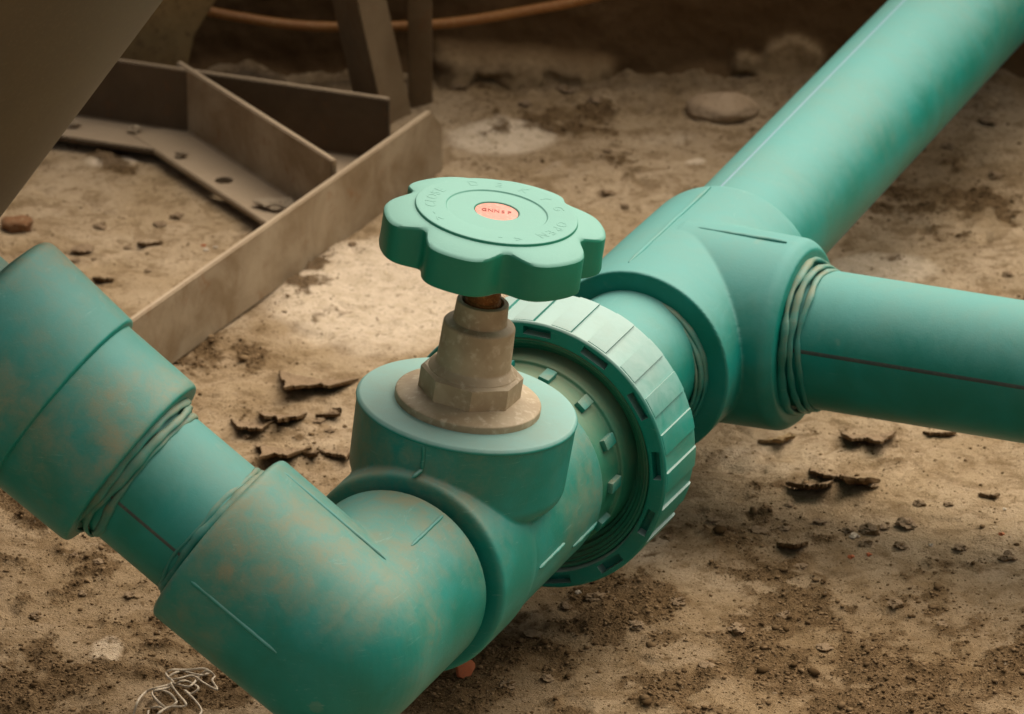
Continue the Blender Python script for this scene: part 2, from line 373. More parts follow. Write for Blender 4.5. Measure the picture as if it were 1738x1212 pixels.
bmc = bmesh.new(); box(bmc, Matrix.Translation((0, WY + .066, .14)), 6, .11, .32, .004); link('wall_core', bmc, M_WALL, wo)

# ---------------------------------------------------------------- green pipework
HD = radians(22.9)
A = Vector((sin(HD), cos(HD), 0)); S = Vector((cos(HD), -sin(HD), 0)); Zv = Vector((0, 0, 1))
PSI = radians(34.0); L = -S * cos(PSI) + Zv * sin(PSI)
ROLL = radians(7.7); ST = (Zv * cos(ROLL) + S * sin(ROLL) + A * .044).normalized(); SX = S * cos(ROLL) - Zv * sin(ROLL)
RP, RE = .0311, .0400
pw = empty('pipework', (0, 0, 0))
tag(pw, 'teal green plastic pipework with elbow, stop valve, lobed handwheel, ribbed union nut and tee', 'pipework')
FA = lambda s: frame(K + A * s, A, ST)
FL = lambda s: frame(K + L * s, L, A)

# elbow
bm = bmesh.new()
lathe(bm, fillet([(0, 0), (RE, 0), (RE, .0615, .002), (RE - .004, .062, .001), (0, .062)]), FA(0))
lathe(bm, fillet([(0, 0), (RE + .0002, 0), (RE + .001, .064, .003), (RE - .006, .0645, .001), (0, .0645)]), FL(0))
sphere(bm, K, RE)
elbow = link('elbow_fitting', fuse(bm, .0008, 3), M_ELBOW, pw, 0)
tag(elbow, 'dirt-streaked teal elbow fitting with raised mould lines')
def ridge(name, parent, pts, r, mat=M_RIDGE):
    sd_ = len(pts) + pts[0].x * 900; pts = [p + Vector((mnoise.noise(Vector((i * .6, sd_, 0))), mnoise.noise(Vector((i * .6, sd_, 5))), 0)) * .00035 for i, p in enumerate(pts)]
    return link(name, tube(bmesh.new(), pts, lambda u: r * .85 * (1 + .25 * mnoise.noise(Vector((u * 9, sd_, 2)))) * min(1, .45 + 8 * min(u, 1 - u)), 8), mat, parent, 60)
def gen_line(p0, p1, o, a, R, n=12):   # straight ridge on a cylinder between two seen points
    a0 = on_cyl(*p0, o, a, R); a1 = on_cyl(*p1, o, a, R)
    return [a0.lerp(a1, k / n) for k in range(n + 1)]
def gen_on(p, s0, s1, o, a, R, n=14):  # ridge along the generatrix through one seen point
    q = on_cyl(*p, o, a, R) - o; rad = (q - a * q.dot(a)).normalized() * R
    return [o + rad + a * (s0 + (s1 - s0) * k / n) for k in range(n + 1)]
q1 = on_cyl(475, 800, K, L, RE); q2 = on_cyl(655, 950, K, L, RE)
ridge('mould_line', elbow, gen_on((565, 874), (q2 - K).dot(L), .060, K, L, RE + .0003), .0011)
ridge('mould_line', elbow, gen_on((408, 1057), .012, .058, K, L, RE + .0003), .0012)
ridge('mould_line', elbow, gen_on((705, 920), .026, .058, K, A, RE - .0002), .0010)

# pipes and stripes
def pipe(o, a, s0, s1, R=RP):
    return link('pipe', solid(fillet([(0, s0), (R, s0), (R, s1), (0, s1)]), frame(o, a, Zv if abs(a.z) < .9 else A), 96), M_PIPE, pw)
def stripe(parent, p, s0, s1, o, a, R, wd, mat):
    q = on_cyl(*p, o, a, R) - o; rad = (q - a * q.dot(a)).normalized(); tn = a.cross(rad); bm = bmesh.new(); rows = []
    for s in np.linspace(s0, s1, 24):
        row = []
        for k in range(5):
            u = (k / 4 - .5); th = u * wd / R; rr = R + .00012 * (1 - (2 * u) ** 4) - .00003
            row.append(bm.verts.new(o + a * s + (rad * cos(th) + tn * sin(th)) * rr))
        rows.append(row)
    for r0, r1 in zip(rows[:-1], rows[1:]):
        for k in range(4): bm.faces.new((r0[k], r0[k + 1], r1[k + 1], r1[k]))
    bmesh.ops.recalc_face_normals(bm, faces=bm.faces[:])
    return link('stripe', bm, mat, parent)
p_left = pipe(K, L, .055, .125); stripe(p_left, (232, 880), .066, .109, K, L, RP, .0016, M_STRIPED)
TEE = K + A * .384
HR = radians(21.3); AR = Vector((sin(HR), cos(HR), 0)); TR = TEE - AR * .384
rear_len = (WY + .02 - TEE.y) / AR.y
p_rear = pipe(TEE, AR, .03, rear_len); p_rear['label'] = 'long pale-topped pipe running back from the tee into the wall'
stripe(p_rear, (1360, 178), .055, rear_len - .02, TEE, AR, RP, .0016, M_STRIPEV)
stripe(p_rear, (1545, 283), .055, rear_len - .02, TEE, AR, RP, .0022, M_STRIPEB)
stripe(p_rear, (1515, 333), .055, rear_len - .02, TEE, AR, RP, .0011, M_STRIPEV)
TB = TEE - A * .0075 - Zv * .0045
p_right = pipe(TB, S, .03, .62); stripe(p_right, (1550, 628), .062, .6, TB, S, RP, .0019, M_STRIPED)

def bead(o, a, s, R, r, seed, amp=.0012):
    r *= .72; R -= .0009; amp *= 1.25
    rnd = random.Random(seed); ph = [rnd.uniform(0, 6.28) for _ in range(6)]
    def cs(t): return sum(sin((k + 2) * t + ph[k]) / (k + 1.5) for k in range(6))
    bm = bmesh.new(); M = frame(o + a * s, a, Zv if abs(a.z) < .9 else A); n, m = 120, 10; rings = []
    for i in range(n):
        t = 2 * pi * i / n; rr = r * max(.35, 1 + .34 * cs(t * 1.0 + 1) + .12 * sin(17 * t + seed)); zc = amp * cs(t + 2); Rc = R + amp * .4 * cs(t)
        rings.append([bm.verts.new(M @ Vector(((Rc + .62 * rr * cos(2 * pi * k / m)) * cos(t), (Rc + .62 * rr * cos(2 * pi * k / m)) * sin(t), zc + 1.15 * rr * sin(2 * pi * k / m)))) for k in range(m)])
    for i in range(n):
        for k in range(m): bm.faces.new((rings[i][k], rings[(i + 1) % n][k], rings[(i + 1) % n][(k + 1) % m], rings[i][(k + 1) % m]))
    return link('weld_bead', bm, M_BEAD, pw, 60)
bead(K, L, .0655, .0325, .0022, 1, .0006); bead(K, L, .0682, .0318, .0014, 2, .0008)
bead(K, L, .1085, .0352, .0022, 3, .0010); bead(K, L, .1050, .0338, .0022, 4, .0010); bead(K, L, .1018, .0322, .0018, 5, .0008)

# reducing coupling
coup = link('reducing_coupling', solid(fillet([(0, .109), (.0405, .109, .002), (.0412, .1115, .002), (.0418, .146, .0006), (.0446, .1462, .0016), (.0478, .194, .004), (.036, .1975, .002), (.03, .197), (.03, .25), (0, .25)]), frame(K, L, A), 128), M_COUP, pw)
tag(coup, 'mud-smeared stepped reducing coupling')

# valve body
s_st = .1130; C0 = K + A * s_st                      # where the stem axis meets the pipe axis
TOP = .0585
bm = bmesh.new()
lathe(bm, fillet([(0, .066), (.0395, .066, .001), (.0452, .066, .0045), (.0452, .098, .004), (.0440, .104), (.0436, .1790, .003), (0, .1800)], 7), FA(0), 128)
lathe(bm, [(0, -.02), (.0360, -.02), (.0370, .026), (0, .026)], frame(C0, ST, A), 96)
lathe(bm, fillet([(0, .020), (.0400, .020), (.0452, .0255, .004), (.0460, TOP, .0014), (0, TOP)], 6), frame(C0, ST, A), 128)
body = link('valve_body', fuse(bm, .0007, 2), M_BODY, pw, 0)
tag(body, 'worn teal valve body with a round upright boss')
FS = frame(C0 + ST * TOP, ST, CR)                    # frame of the stem, z = 0 on the boss top; x points right
boss = link('boss_rim', solid(fillet([(.029, -.0005), (.0290, .0006, .0003), (.0451, .0006, .0006), (.0463, -.0006, .0005), (.0464, -.0016, .0004), (.0452, -.0022)], 4), FS, 160), M_COLL, body)
col_o = C0
def collar_pt(px, py): return on_cyl(px, py, C0, ST, .0458)
a0, a1 = collar_pt(720, 756), collar_pt(716, 797)
ridge('mould_line', body, [a0.lerp(a1, k / 8) for k in range(9)], .0011)
b1 = on_cyl(700, 811, K, A, .0452)
ridge('mould_line', body, [a1.lerp(b1, k / 5) for k in range(6)], .0011)
ridge('mould_line', body, gen_on((950, 950), .150, .177, K, A, .0438), .0011)
ridge('mould_line', body, gen_on((880, 1000), .108, .135, K, A, .0440), .0011)

# bonnet, spindle
bm = solid(fillet([(0, -.001), (.0300, -.001), (.0305, .0002, .0004), (.0305, .0036, .0006), (.0288, .0042, .0006), (.0210, .0060), (0, .0060)], 5), FS, 128)
bo = lathe(bmesh.new(), [(0, .006), (.0214, .006), (.0214, .0150), (.0200, .0160), (0, .0160)], FS @ Matrix.Rotation(radians(-90), 4, 'Z'), 8)
bmesh.ops.bevel(bo, geom=[e for e in bo.edges if e.is_manifold and e.calc_face_angle(0) > .5], offset=.0004, segments=2, affect='EDGES')
me_ = bpy.data.meshes.new('o'); bo.to_mesh(me_); bo.free(); bm.from_mesh(me_)
lathe(bm, fillet([(0, .0155), (.0186, .0155), (.0184, .0163, .0004), (.0155, .0190, .0008), (.0150, .0365, .0005), (.0144, .0372, .0003), (.0113, .0380, .0003), (.0108, .0470, .0005), (.0088, .0472, .0003), (.0084, .0440), (0, .0440)], 5), FS, 96)
bon = link('bonnet', bm, M_BRASS, pw); tag(bon, 'brass bonnet with round flange and octagonal flats under tan dust')
spi = link('spindle', solid(fillet([(0, .040), (.0076, .040), (.0076, .0475, .0005), (.0070, .048), (.0070, .069), (0, .069)]), FS, 48), M_RUST, pw); tag(spi, 'rusty orange spindle')

# handwheel
WB, WT = .0668, .0868
NOT = [radians(a) for a in (-21, -83, -141, 158, 98, 38)]
def wheel_r(th, R=.0462, d=.0082):
    r = R
    for n_ in NOT:
        x = (th - n_ + pi) % (2 * pi) - pi; r -= d * math.exp(-abs(x / radians(10.5)) ** 2.0)
    return r
def wheel_bm():
    bm = bmesh.new(); n = 360; rows = []
    prof = [(-.030, WB + .004), (-.012, WB + .002), (-.0030, WB + .0001), (-.0010, WB), (-.0002, WB + .0006), (0, WB + .0016), (-.0002, WB + .006), (-.0002, WT - .0020), (-.0003, WT - .0012), (-.0009, WT - .0006), (-.0020, WT - .0004), (-.0124, WT - .0003)]
    for off, z in prof:
        row = []
        for k in range(n):
            th = 2 * pi * k / n; r = wheel_r(th) + off; zz = z
            if off < -.0050 and z > WT - .01: r = min(wheel_r(th) - .0022, .0462 + off)
            elif off < -.0050: r = min(r, wheel_r(th) * (1 + off / .0462))
            if z > WT - .01: zz = z - .0034 * min(max((r - .0335) / .0127, 0), 1)
            row.append(bm.verts.new(FS @ Vector((r * cos(th), r * sin(th), zz))))
        rows.append(row)
    for r0, r1 in zip(rows[:-1], rows[1:]):
        for k in range(n): bm.faces.new((r0[k], r0[(k + 1) % n], r1[(k + 1) % n], r1[k]))
    c = bm.verts.new(FS @ Vector((0, 0, WT - .0002))); d = bm.verts.new(FS @ Vector((0, 0, WB + .004)))
    for k in range(n):
        bm.faces.new((rows[-1][k], rows[-1][(k + 1) % n], c)); bm.faces.new((rows[0][(k + 1) % n], rows[0][k], d))
    return bm
wheel = link('handwheel', wheel_bm(), M_WHEEL, pw, 30); tag(wheel, 'six-lobed green handwheel with embossed lettering and a small red badge')
link('raised_ring', solid(fillet([(.0339, WT - .0012), (.0335, WT + .0008, .0004), (.0318, WT + .0009), (.0212, WT + .0010, .0001), (.0207, WT + .0004, .0001), (.0195, WT + .0004), (.0095, WT + .0008, .0003), (.0089, WT - .0004, .0002), (.0087, WT - .0004)], 4), FS, 180), M_WHEEL, wheel)
link('badge', solid([(0, WT + .0006), (.0070, WT + .0005), (.0089, WT + .0003), (.0089, WT - .0006)], FS, 72), M_BADGE, wheel)
def glyphs(items, size, ext):
    bm = bmesh.new()
    for ch, M, sc in items:
        cu = bpy.data.curves.new('t', 'FONT'); cu.body = ch; cu.size = size * sc; cu.extrude = ext; cu.resolution_u = 3; cu.align_x = 'CENTER'; cu.align_y = 'CENTER'
        o = bpy.data.objects.new('t', cu); COL.objects.link(o)
        dg = bpy.context.evaluated_depsgraph_get(); me = bpy.data.meshes.new_from_object(o.evaluated_get(dg)); me.transform(M); bm.from_mesh(me)
        bpy.data.objects.remove(o); bpy.data.curves.remove(cu); bpy.data.meshes.remove(me)
    return bm
def around(ch, deg, r, z):           # letter with its head pointing outwards
    return (ch, FS @ Matrix.Rotation(radians(deg), 4, 'Z') @ Matrix.Translation((r, 0, z)) @ Matrix.Rotation(radians(-90), 4, 'Z'), 1)
it = [around(c, 111 - 22.3 * i, .0272, WT + .0010) for i, c in enumerate('DEKYG')]
it += [around(c, 186 - 9.3 * i, .0272, WT + .0010) for i, c in enumerate('CLOSE')]
it += [around(c, -13 - 11.3 * i, .0272, WT + .0010) for i, c in enumerate('OPEN')]
it += [around(c, d, .0285, WT + .0010) for c, d in (('<', -72), ('-', -87), ('>', 214), ('-', 203))]
link('lettering', glyphs(it, .0064, .00003), M_WHEEL, wheel, 0)
bt = [(c, FS @ Matrix.Translation(((i - 2) * .0026, -.0002, WT + .0006)) @ Matrix.Diagonal((.9, 1.15, 1, 1)), 1) for i, c in enumerate('GNNSP')]
link('badge_lettering', glyphs(bt, .0036, .00012), M_BADGETXT, wheel, 0)

# union: spigot with castellated ring, nut, tail
link('union_spigot', solid(fillet([(0, .176), (.0424, .176), (.0424, .197, .001), (.0444, .1975, .001), (.0458, .215), (0, .215)]), FA(0), 120), M_DUSTY, pw)
tab0 = None
NTAB = 14
for k in range(NTAB):
    bm = bmesh.new(); th = 2 * pi * (k + .35) / NTAB
    box(bm, FA(.1905) @ Matrix.Rotation(th, 4, 'Z') @ Matrix.Translation((.0430, 0, 0)), .0036, .0050, .0100, .0005)
    link('tab', bm, M_BODY, pw)
OFFN = S * .0006 - Zv * .0014
def FN(s): return frame(K + OFFN + A * s, A, ST)
RN = .0603; N0, N1 = .2020, .2415
def nut_mesh():
    bm = solid(fillet([(.0535, N0 + .0012), (.0541, N0, .0005), (RN + .0004, N0, .0004), (RN + .0013, N0 + .0008, .0005), (RN + .0013, N0 + .0016, .0003), (RN, N0 + .0022, .0004), (RN + .0006, N1 - .003, .002), (RN - .003, N1, .002), (.040, N1 + .0006), (.040, N0 + .014), (.0465, N0 + .012), (.0520, N0 + .0085, .001), (.0535, N0 + .0065), (.0535, N0 + .0012)], 4), FN(0), 208)
    bmesh.ops.remove_doubles(bm, verts=bm.verts[:], dist=1e-6)
    cut = bmesh.new()
    for k in range(13):
        th = radians(100.7 - 90 - 27.69 * k)
        box(cut, FN(N0) @ Matrix.Rotation(NUT0 + 2 * pi * k / 13, 4, 'Z') @ Matrix.Translation((.0574, 0, 0)), .0037, .0128, .010)
    cm = bpy.data.meshes.new('c'); bmesh.ops.recalc_face_normals(cut, faces=cut.faces[:]); cut.to_mesh(cm); cut.free(); co = bpy.data.objects.new('c', cm); COL.objects.link(co)
    def mods(o):
        m = o.modifiers.new('b', 'BOOLEAN'); m.operation = 'DIFFERENCE'; m.object = co; m.solver = 'EXACT'
    me = baked(bm, mods); bpy.data.objects.remove(co); return me
def ang_at(px, py, s):               # angle about the nut's axis of a seen point on the plane s
    o = K + OFFN + A * s; d = ray(px, py); p = CAM + d * ((o - CAM).dot(A) / d.dot(A)); q = FN(s).inverted() @ p; return atan2(q.y, q.x)
NUT0 = ang_at(1100, 790, N0)
nut = link('union_nut', nut_mesh(), M_NUT, pw, 30); tag(nut, 'large ribbed union nut with rectangular slots round its face')
NR = 22; RIB0 = ang_at(1038, 566, (N0 + N1) / 2)
def rib_mesh():
    bm = bmesh.new(); rows = []; n = 6; wd = .0088
    for (z, dr) in ((N0 + .0021, -.001), (N0 + .0023, .0008), (N0 + .0030, .00105), (N1 - .0062, .0013), (N1 - .0046, .0010), (N1 - .0034, -.001)):
        row = []
        for k in range(n + 3):
            u = min(max((k - 1) / n, 0), 1); side = -.001 if k in (0, n + 2) else dr
            th = (u - .5) * wd / RN; r = RN + .0003 + min(side, dr); row.append(bm.verts.new((r * cos(th), r * sin(th), z)))
        rows.append(row)
    for r0, r1 in zip(rows[:-1], rows[1:]):
        for k in range(len(r0) - 1): bm.faces.new((r0[k], r0[k + 1], r1[k + 1], r1[k]))
    bmesh.ops.recalc_face_normals(bm, faces=bm.faces[:]); me = bpy.data.meshes.new('rib'); bm.to_mesh(me); bm.free(); return me
rme = rib_mesh()
for k in range(NR):
    r = link('rib', rme, M_NUT, nut, 30); r.matrix_basis = FN(0) @ Matrix.Rotation(RIB0 + 2 * pi * k / NR, 4, 'Z')
link('union_gasket', solid(fillet([(.0532, N0 + .0060), (.0531, N0 + .0022, .0002), (.0524, N0 + .0016, .0004), (.0515, N0 + .0020, .0003), (.0512, N0 + .0034, .0003), (.0503, N0 + .0032, .0003), (.0498, N0 + .0042, .0003), (.0484, N0 + .0048, .0004), (.0479, N0 + .0062, .0003), (.0464, N0 + .0066, .0004), (.0458, N0 + .0090), (.0445, N0 + .0092)]), FN(0), 160), M_DUSTY, pw)
link('union_tail', solid(fillet([(.025, .235), (.0490, .236), (.0485, .249, .002), (.0325, .2515, .004), (.0318, .335), (.03, .336)]), FN(0), 128), M_TEE, pw)

# tee
RT, RB = .0442, .0434
TO = TEE - A * .002 - Zv * .0045 + S * .0015
TB = TEE - A * .0075 - Zv * .0045
bead(TO, A, -.0657, .0348, .0024, 11, .0006); bead(TO, A, -.0683, .0336, .0021, 12, .0008); bead(TO, A, -.0711, .0326, .0015, 13, .0006)
bm = bmesh.new()
lathe(bm, fillet([(0, -.0650), (.0360, -.0650), (.0420, -.0650), (RT, -.0650, .0015), (RT, .0, 0), (RT - .0005, .049, .005), (.036, .053, .002), (0, .053)], 6), frame(TO, A, Zv), 128)
lathe(bm, fillet([(0, 0), (RB + .0012, 0), (RB, .0545, .004), (RB - .004, .0588, .001), (0, .0585)], 7), frame(TB, S, Zv), 128)
tee = link('tee_fitting', fuse(bm, .0007, 2), M_TEE, pw, 0); tag(tee, 'smooth pale teal tee fitting with crossing mould lines')
ridge('mould_line', tee, gen_on((1130, 388), -.054, .044, TO, A, RT - .0002), .0013)
ridge('mould_line', tee, gen_on((1250, 398), .006, .050, TB, S, RB + .0004), .0012)
bead(TB, S, .0600, .0352, .0026, 21, .0010); bead(TB, S, .0642, .0340, .0022, 22, .0012); bead(TB, S, .0678, .0325, .0019, 23, .0014)

# ---------------------------------------------------------------- steel stand of angle irons
stand = empty('tank_stand', G(655, 225)); tag(stand, 'dusty welded angle-iron stand with a drilled cross bar and leaning leg', 'stand')
def angle_bar(name, p0, p1, hdir, H, Wd, z0, th=.0032, mat=M_STEEL, cham=0, wall_side=0, label=None):
    # vertical flange on the line p0-p1, level flange of width Wd towards hdir
    p0 = Vector((p0[0], p0[1], 0)); p1 = Vector((p1[0], p1[1], 0)); d = (p1 - p0).normalized(); n = Vector((-d.y, d.x, 0)); n = n if n.dot(Vector(hdir)) > 0 else -n
    bm = bmesh.new(); prof = [(0, 0), (Wd, 0), (Wd, th), (th, th), (th, H), (0, H)]
    ends = []
    for p, e in ((p0, 0), (p1, 1)):
        ends.append([bm.verts.new(p + n * u + Zv * (z0 + (min(v, H - cham) if (e and v > th) else v))) for u, v in prof])
    if cham:                                        # cut corner at the far end of the upright flange
        pm = p1 - d * cham
        mid = [bm.verts.new(pm + n * u + Zv * (z0 + v)) for u, v in prof]; rows = [ends[0], mid, ends[1]]
    else: rows = ends
    for r0, r1 in zip(rows[:-1], rows[1:]):
        for k in range(6): bm.faces.new((r0[k], r0[(k + 1) % 6], r1[(k + 1) % 6], r1[k]))
    bm.faces.new(rows[0][::-1]); bm.faces.new(rows[-1]); bmesh.ops.recalc_face_normals(bm, faces=bm.faces[:])
    return bm
def bevelled(bm, off=.0006):
    bmesh.ops.bevel(bm, geom=[e for e in bm.edges if e.is_manifold and e.calc_face_angle(0) > .5], offset=off, segments=2, affect='EDGES'); return bm
def xy(p): return Vector((p.x, p.y, 0))
a0, a1 = xy(G(302, 614)), xy(G(752, 291)); d = (a1 - a0).normalized(); a0 = a0 - d * .055
lb = link('angle_bar', bevelled(angle_bar('x', a0, a1, (-1, 1, 0), .036, .032, .0005, .0032, cham=.012)), M_STEEL, stand); lb['label'] = 'long angle iron bar lying on its edge, rust spotted'
c0, c1 = xy(G(308, 103, .042)), xy(G(572, 270, .042)); f0 = xy(G(225, 230, .008)); dc = (c1 - c0).normalized()
nn = Vector((-dc.y, dc.x, 0)); nn = nn if nn.dot(f0 - c0) > 0 else -nn; wcr = abs((f0 - c0).dot(nn))
bm = angle_bar('x', c0, c1 + dc * .0, nn, .037, wcr, .005)
hp = G(380, 307, .008)
bmh = solid([(0, -.01), (.0046, -.01), (.0046, .03), (0, .03)], Matrix.Translation((hp.x, hp.y, 0)), 32)
hm = bpy.data.meshes.new('h'); bmesh.ops.recalc_face_normals(bmh, faces=bmh.faces[:]); bmh.to_mesh(hm); bmh.free(); ho = bpy.data.objects.new('h', hm); COL.objects.link(ho)
def mods(o):
    m = o.modifiers.new('b', 'BOOLEAN'); m.operation = 'DIFFERENCE'; m.object = ho; m.solver = 'EXACT'
cme = baked(bevelled(bm), mods); bpy.data.objects.remove(ho)
cb = link('angle_bar', cme, M_STEEL, stand); cb['label'] = 'cross bar with a drilled bolt hole'
r0, r1 = xy(G(180, 93, .042)), xy(G(600, 153, .042)); dr_ = (r1 - r0).normalized(); fr = xy(G(150, 237, .008)); nr = Vector((-dr_.y, dr_.x, 0)); nr = nr if nr.dot(fr - r0) > 0 else -nr
wr = abs((fr - r0).dot(nr))
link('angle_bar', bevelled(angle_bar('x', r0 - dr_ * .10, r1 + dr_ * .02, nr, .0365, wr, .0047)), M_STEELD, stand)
# leaning leg: an angle profile, its ridge towards the viewer's side
b0 = G(655, 222); t0 = PY(605, 0, b0.y); ld = (t0 - b0).normalized(); b0 = b0 - ld * .001
def leg(base, direction, d1, w1, d2, w2, length, th=.004):
    bm = bmesh.new(); d1 = Vector(d1).normalized(); d2 = Vector(d2).normalized(); rows = []
    # outline of a V profile
    prof = [Vector((0, 0, 0)), d1 * w1, d1 * w1 + d2 * th, (d1 + d2) * th, d2 * w2 + d1 * th, d2 * w2]
    for s in (0, length): rows.append([bm.verts.new(base + direction * s + p) for p in prof])
    for k in range(6): bm.faces.new((rows[0][k], rows[0][(k + 1) % 6], rows[1][(k + 1) % 6], rows[1][k]))
    bm.faces.new(rows[0][::-1]); bm.faces.new(rows[1]); bmesh.ops.recalc_face_normals(bm, faces=bm.faces[:]); return bm
link('leg', bevelled(leg(b0, ld, (-.46, .89, 0), .034, (.62, .78, 0), .022, .62)), M_STEELL, stand)
sb = G(713, 205); bm = bmesh.new(); box(bm, Matrix.Translation((sb.x, sb.y + .012, .30)), .0125, .005, .60, .0008); link('strut', bm, M_STEELL, stand)

# hopper-bottomed tank whose cone shows at the left
E0 = PY(0, 335, .20); E1 = PY(245, 0, .20); slope = (E1.x - E0.x) / (E1.z - E0.z)
xc = -.34; R_at = lambda z: (E0.x - xc + .002) + slope * (z - E0.z)
zt = .40
hop = empty('hopper_tank', (xc, .20, 0)); tag(hop, 'dark brown smooth sheet-metal hopper tank with sloping conical side', 'tank')
zl = .018
link('cone', solid(fillet([(0, 0), (.055, 0), (.055, zl), (max(R_at(zl), .056), zl), (R_at(zt), zt), (R_at(zt), zt + .004), (0, zt + .004)]), Matrix.Translation((xc, .20, 0)), 160), M_TANK, hop, 30)

# orange cable sagging in front of the wall
def catmull(P, n=10):
    P = [Vector(p) for p in P]; P = [P[0] * 2 - P[1]] + P + [P[-1] * 2 - P[-2]]; out = []
    for i in range(1, len(P) - 2):
        for k in range(n):
            t = k / n; a, b, c, d_ = P[i - 1:i + 3]
            out.append(.5 * ((2 * b) + (c - a) * t + (2 * a - 5 * b + 4 * c - d_) * t * t + (3 * b - a - 3 * c + d_) * t ** 3))
    out.append(P[-2]); return out
yc = WY - .020
cp = [PY(-120, -130, yc), PY(120, -42, yc), PY(280, 1, yc), PY(400, 28, yc), PY(540, 45, yc), PY(740, 41, yc), PY(900, 17, yc), PY(1010, -6, yc), PY(1250, -75, yc), PY(1500, -170, yc + .015)]
cable = link('cable', tube(bmesh.new(), catmull(cp), .0026, 12), M_CABLE, None, 60); tag(cable, 'orange brown cable sagging along the rear wall', 'cable')
# dull board leaning behind the stand
bm = bmesh.new(); yb = r0.y + .030
out = [PY(150, 120, yb), PY(300, 112, yb), PY(330, 60, yb), PY(385, -30, yb), PY(420, -90, yb), PY(150, -90, yb)]
fa = [bm.verts.new(p) for p in out]; fb = [bm.verts.new(p + Vector((0, .006, 0))) for p in out]
lowz = min(p.z for p in out)
for v in (fa[0], fa[1], fb[0], fb[1]): v.co.z = 0.0
bm.faces.new(fa); bm.faces.new(fb[::-1])
for k in range(6): bm.faces.new((fa[k], fb[k], fb[(k + 1) % 6], fa[(k + 1) % 6]))
bmesh.ops.recalc_face_normals(bm, faces=bm.faces[:])
board = link('board', bevelled(bm), simple('weathered_board', (.30, .20, .085), (.24, .155, .065), (.17, .105, .045), 40, 300, .8, .0006)); tag(board, 'dull ochre board with a slanting edge behind the angle iron stand', 'board')

# ---------------------------------------------------------------- loose things on the ground
def rock_mesh(seed, sub=3, flat=.6, rough=.35):
    bm = bmesh.new(); bmesh.ops.create_icosphere(bm, subdivisions=sub, radius=1.0); off = Vector((seed * 3.7, seed * 1.3, seed * 7.1))
    for v in bm.verts:
        c = v.co.copy(); f = 1 + rough * mnoise.fractal(c * 1.1 + off, 1.0, 2.0, 4) + .22 * rough * mnoise.noise(c * 5 + off) + .2 * rough * mnoise.noise(c * 11 + off)
        v.co = Vector((c.x * f, c.y * f, c.z * f * flat))
    me = bpy.data.meshes.new('rock'); bm.to_mesh(me); bm.free()
    me.polygons.foreach_set('use_smooth', [True] * len(me.polygons)); me.set_sharp_from_angle(angle=radians(40)); return me
ROCKS = [rock_mesh(i, 3, random.Random(i).uniform(.4, .65), .75) for i in range(7)]
def rock(name, px, py, wpx, mat, label, cat, group=None, seed=0, asp=1.0, hgt=1.0, mesh=None, z0=None):
    p = G(px, py, z0 or 0.0); sc = wpx / 2 / 3600.; rnd = random.Random(seed + int(px))
    me = (mesh or ROCKS[(seed + int(px)) % 7]).copy(); me.materials.clear(); me.materials.append(mat)
    o = bpy.data.objects.new(name, me); COL.objects.link(o); o.rotation_euler = (0, 0, rnd.uniform(0, 6.28) if asp == 1.0 else rnd.uniform(-.2, .2))
    o.scale = (sc, sc * asp, sc * hgt)
    zlow = min(v.co.z for v in me.vertices) * sc * hgt
    zg = (z0 if z0 is not None else hz(p.x, p.y)); o.location = (p.x, p.y, zg - zlow * .45)
    return tag(o, label, cat, group)
flat_stone = rock_mesh(91, 4, .42, .14)
rock('flat_stone', 1225, 196, 128, simple('pale_flat_stone', (.30, .21, .13), (.36, .26, .17), (.2, .14, .08), 40, 400, .9), 'smooth oval flat stone lying by the foot of the rear wall', 'stone', mesh=flat_stone, asp=.8, hgt=1.0)
rock('brick_fragment', 28, 388, 62, simple('dull_brick', (.15, .07, .03), (.19, .095, .045), (.24, .16, .09), 60, 500, .95), 'reddish brown broken brick lump lying below the hopper cone', 'brick', mesh=rock_mesh(77, 3, .6, .3), asp=.8, hgt=.8)
rock('pebble', 468, 350, 62, M_STONE, 'largest brown clod resting on the drilled cross bar', 'pebble', seed=2, asp=.7, hgt=.55, z0=.009)
rock('pebble', 228, 222, 20, M_STONE, 'pale round pebble at the inner end of the cross bar', 'pebble', seed=3, z0=.009)
rock('pebble', 308, 265, 24, M_STONE, 'small double lump on the cross bar near its drilled hole', 'pebble', seed=4, asp=.6, z0=.009)
rock('pebble', 126, 213, 22, M_STONE, 'small pebble on the flange of the rearmost angle bar', 'pebble', seed=5, asp=.7, z0=.009)
# red disc chip beside the elbow
p = G(788, 1152); Mch = Matrix.Translation((p.x, p.y, hz(p.x, p.y) + .0042)) @ Matrix.Rotation(radians(62), 4, 'X') @ Matrix.Rotation(radians(35), 4, 'Y')
chip = link('terracotta_chip', solid(fillet([(0, -.0014), (.0044, -.0014, .0005), (.0048, .0010, .0006), (.0030, .0014), (0, .0016)]), Mch, 20, jit=lambda r, z, a: (r * (1 + .10 * sin(3 * a + 1) + .06 * sin(5 * a)), z)), M_REDCHIP)
tag(chip, 'small red terracotta chip standing on edge beside the elbow', 'chip')

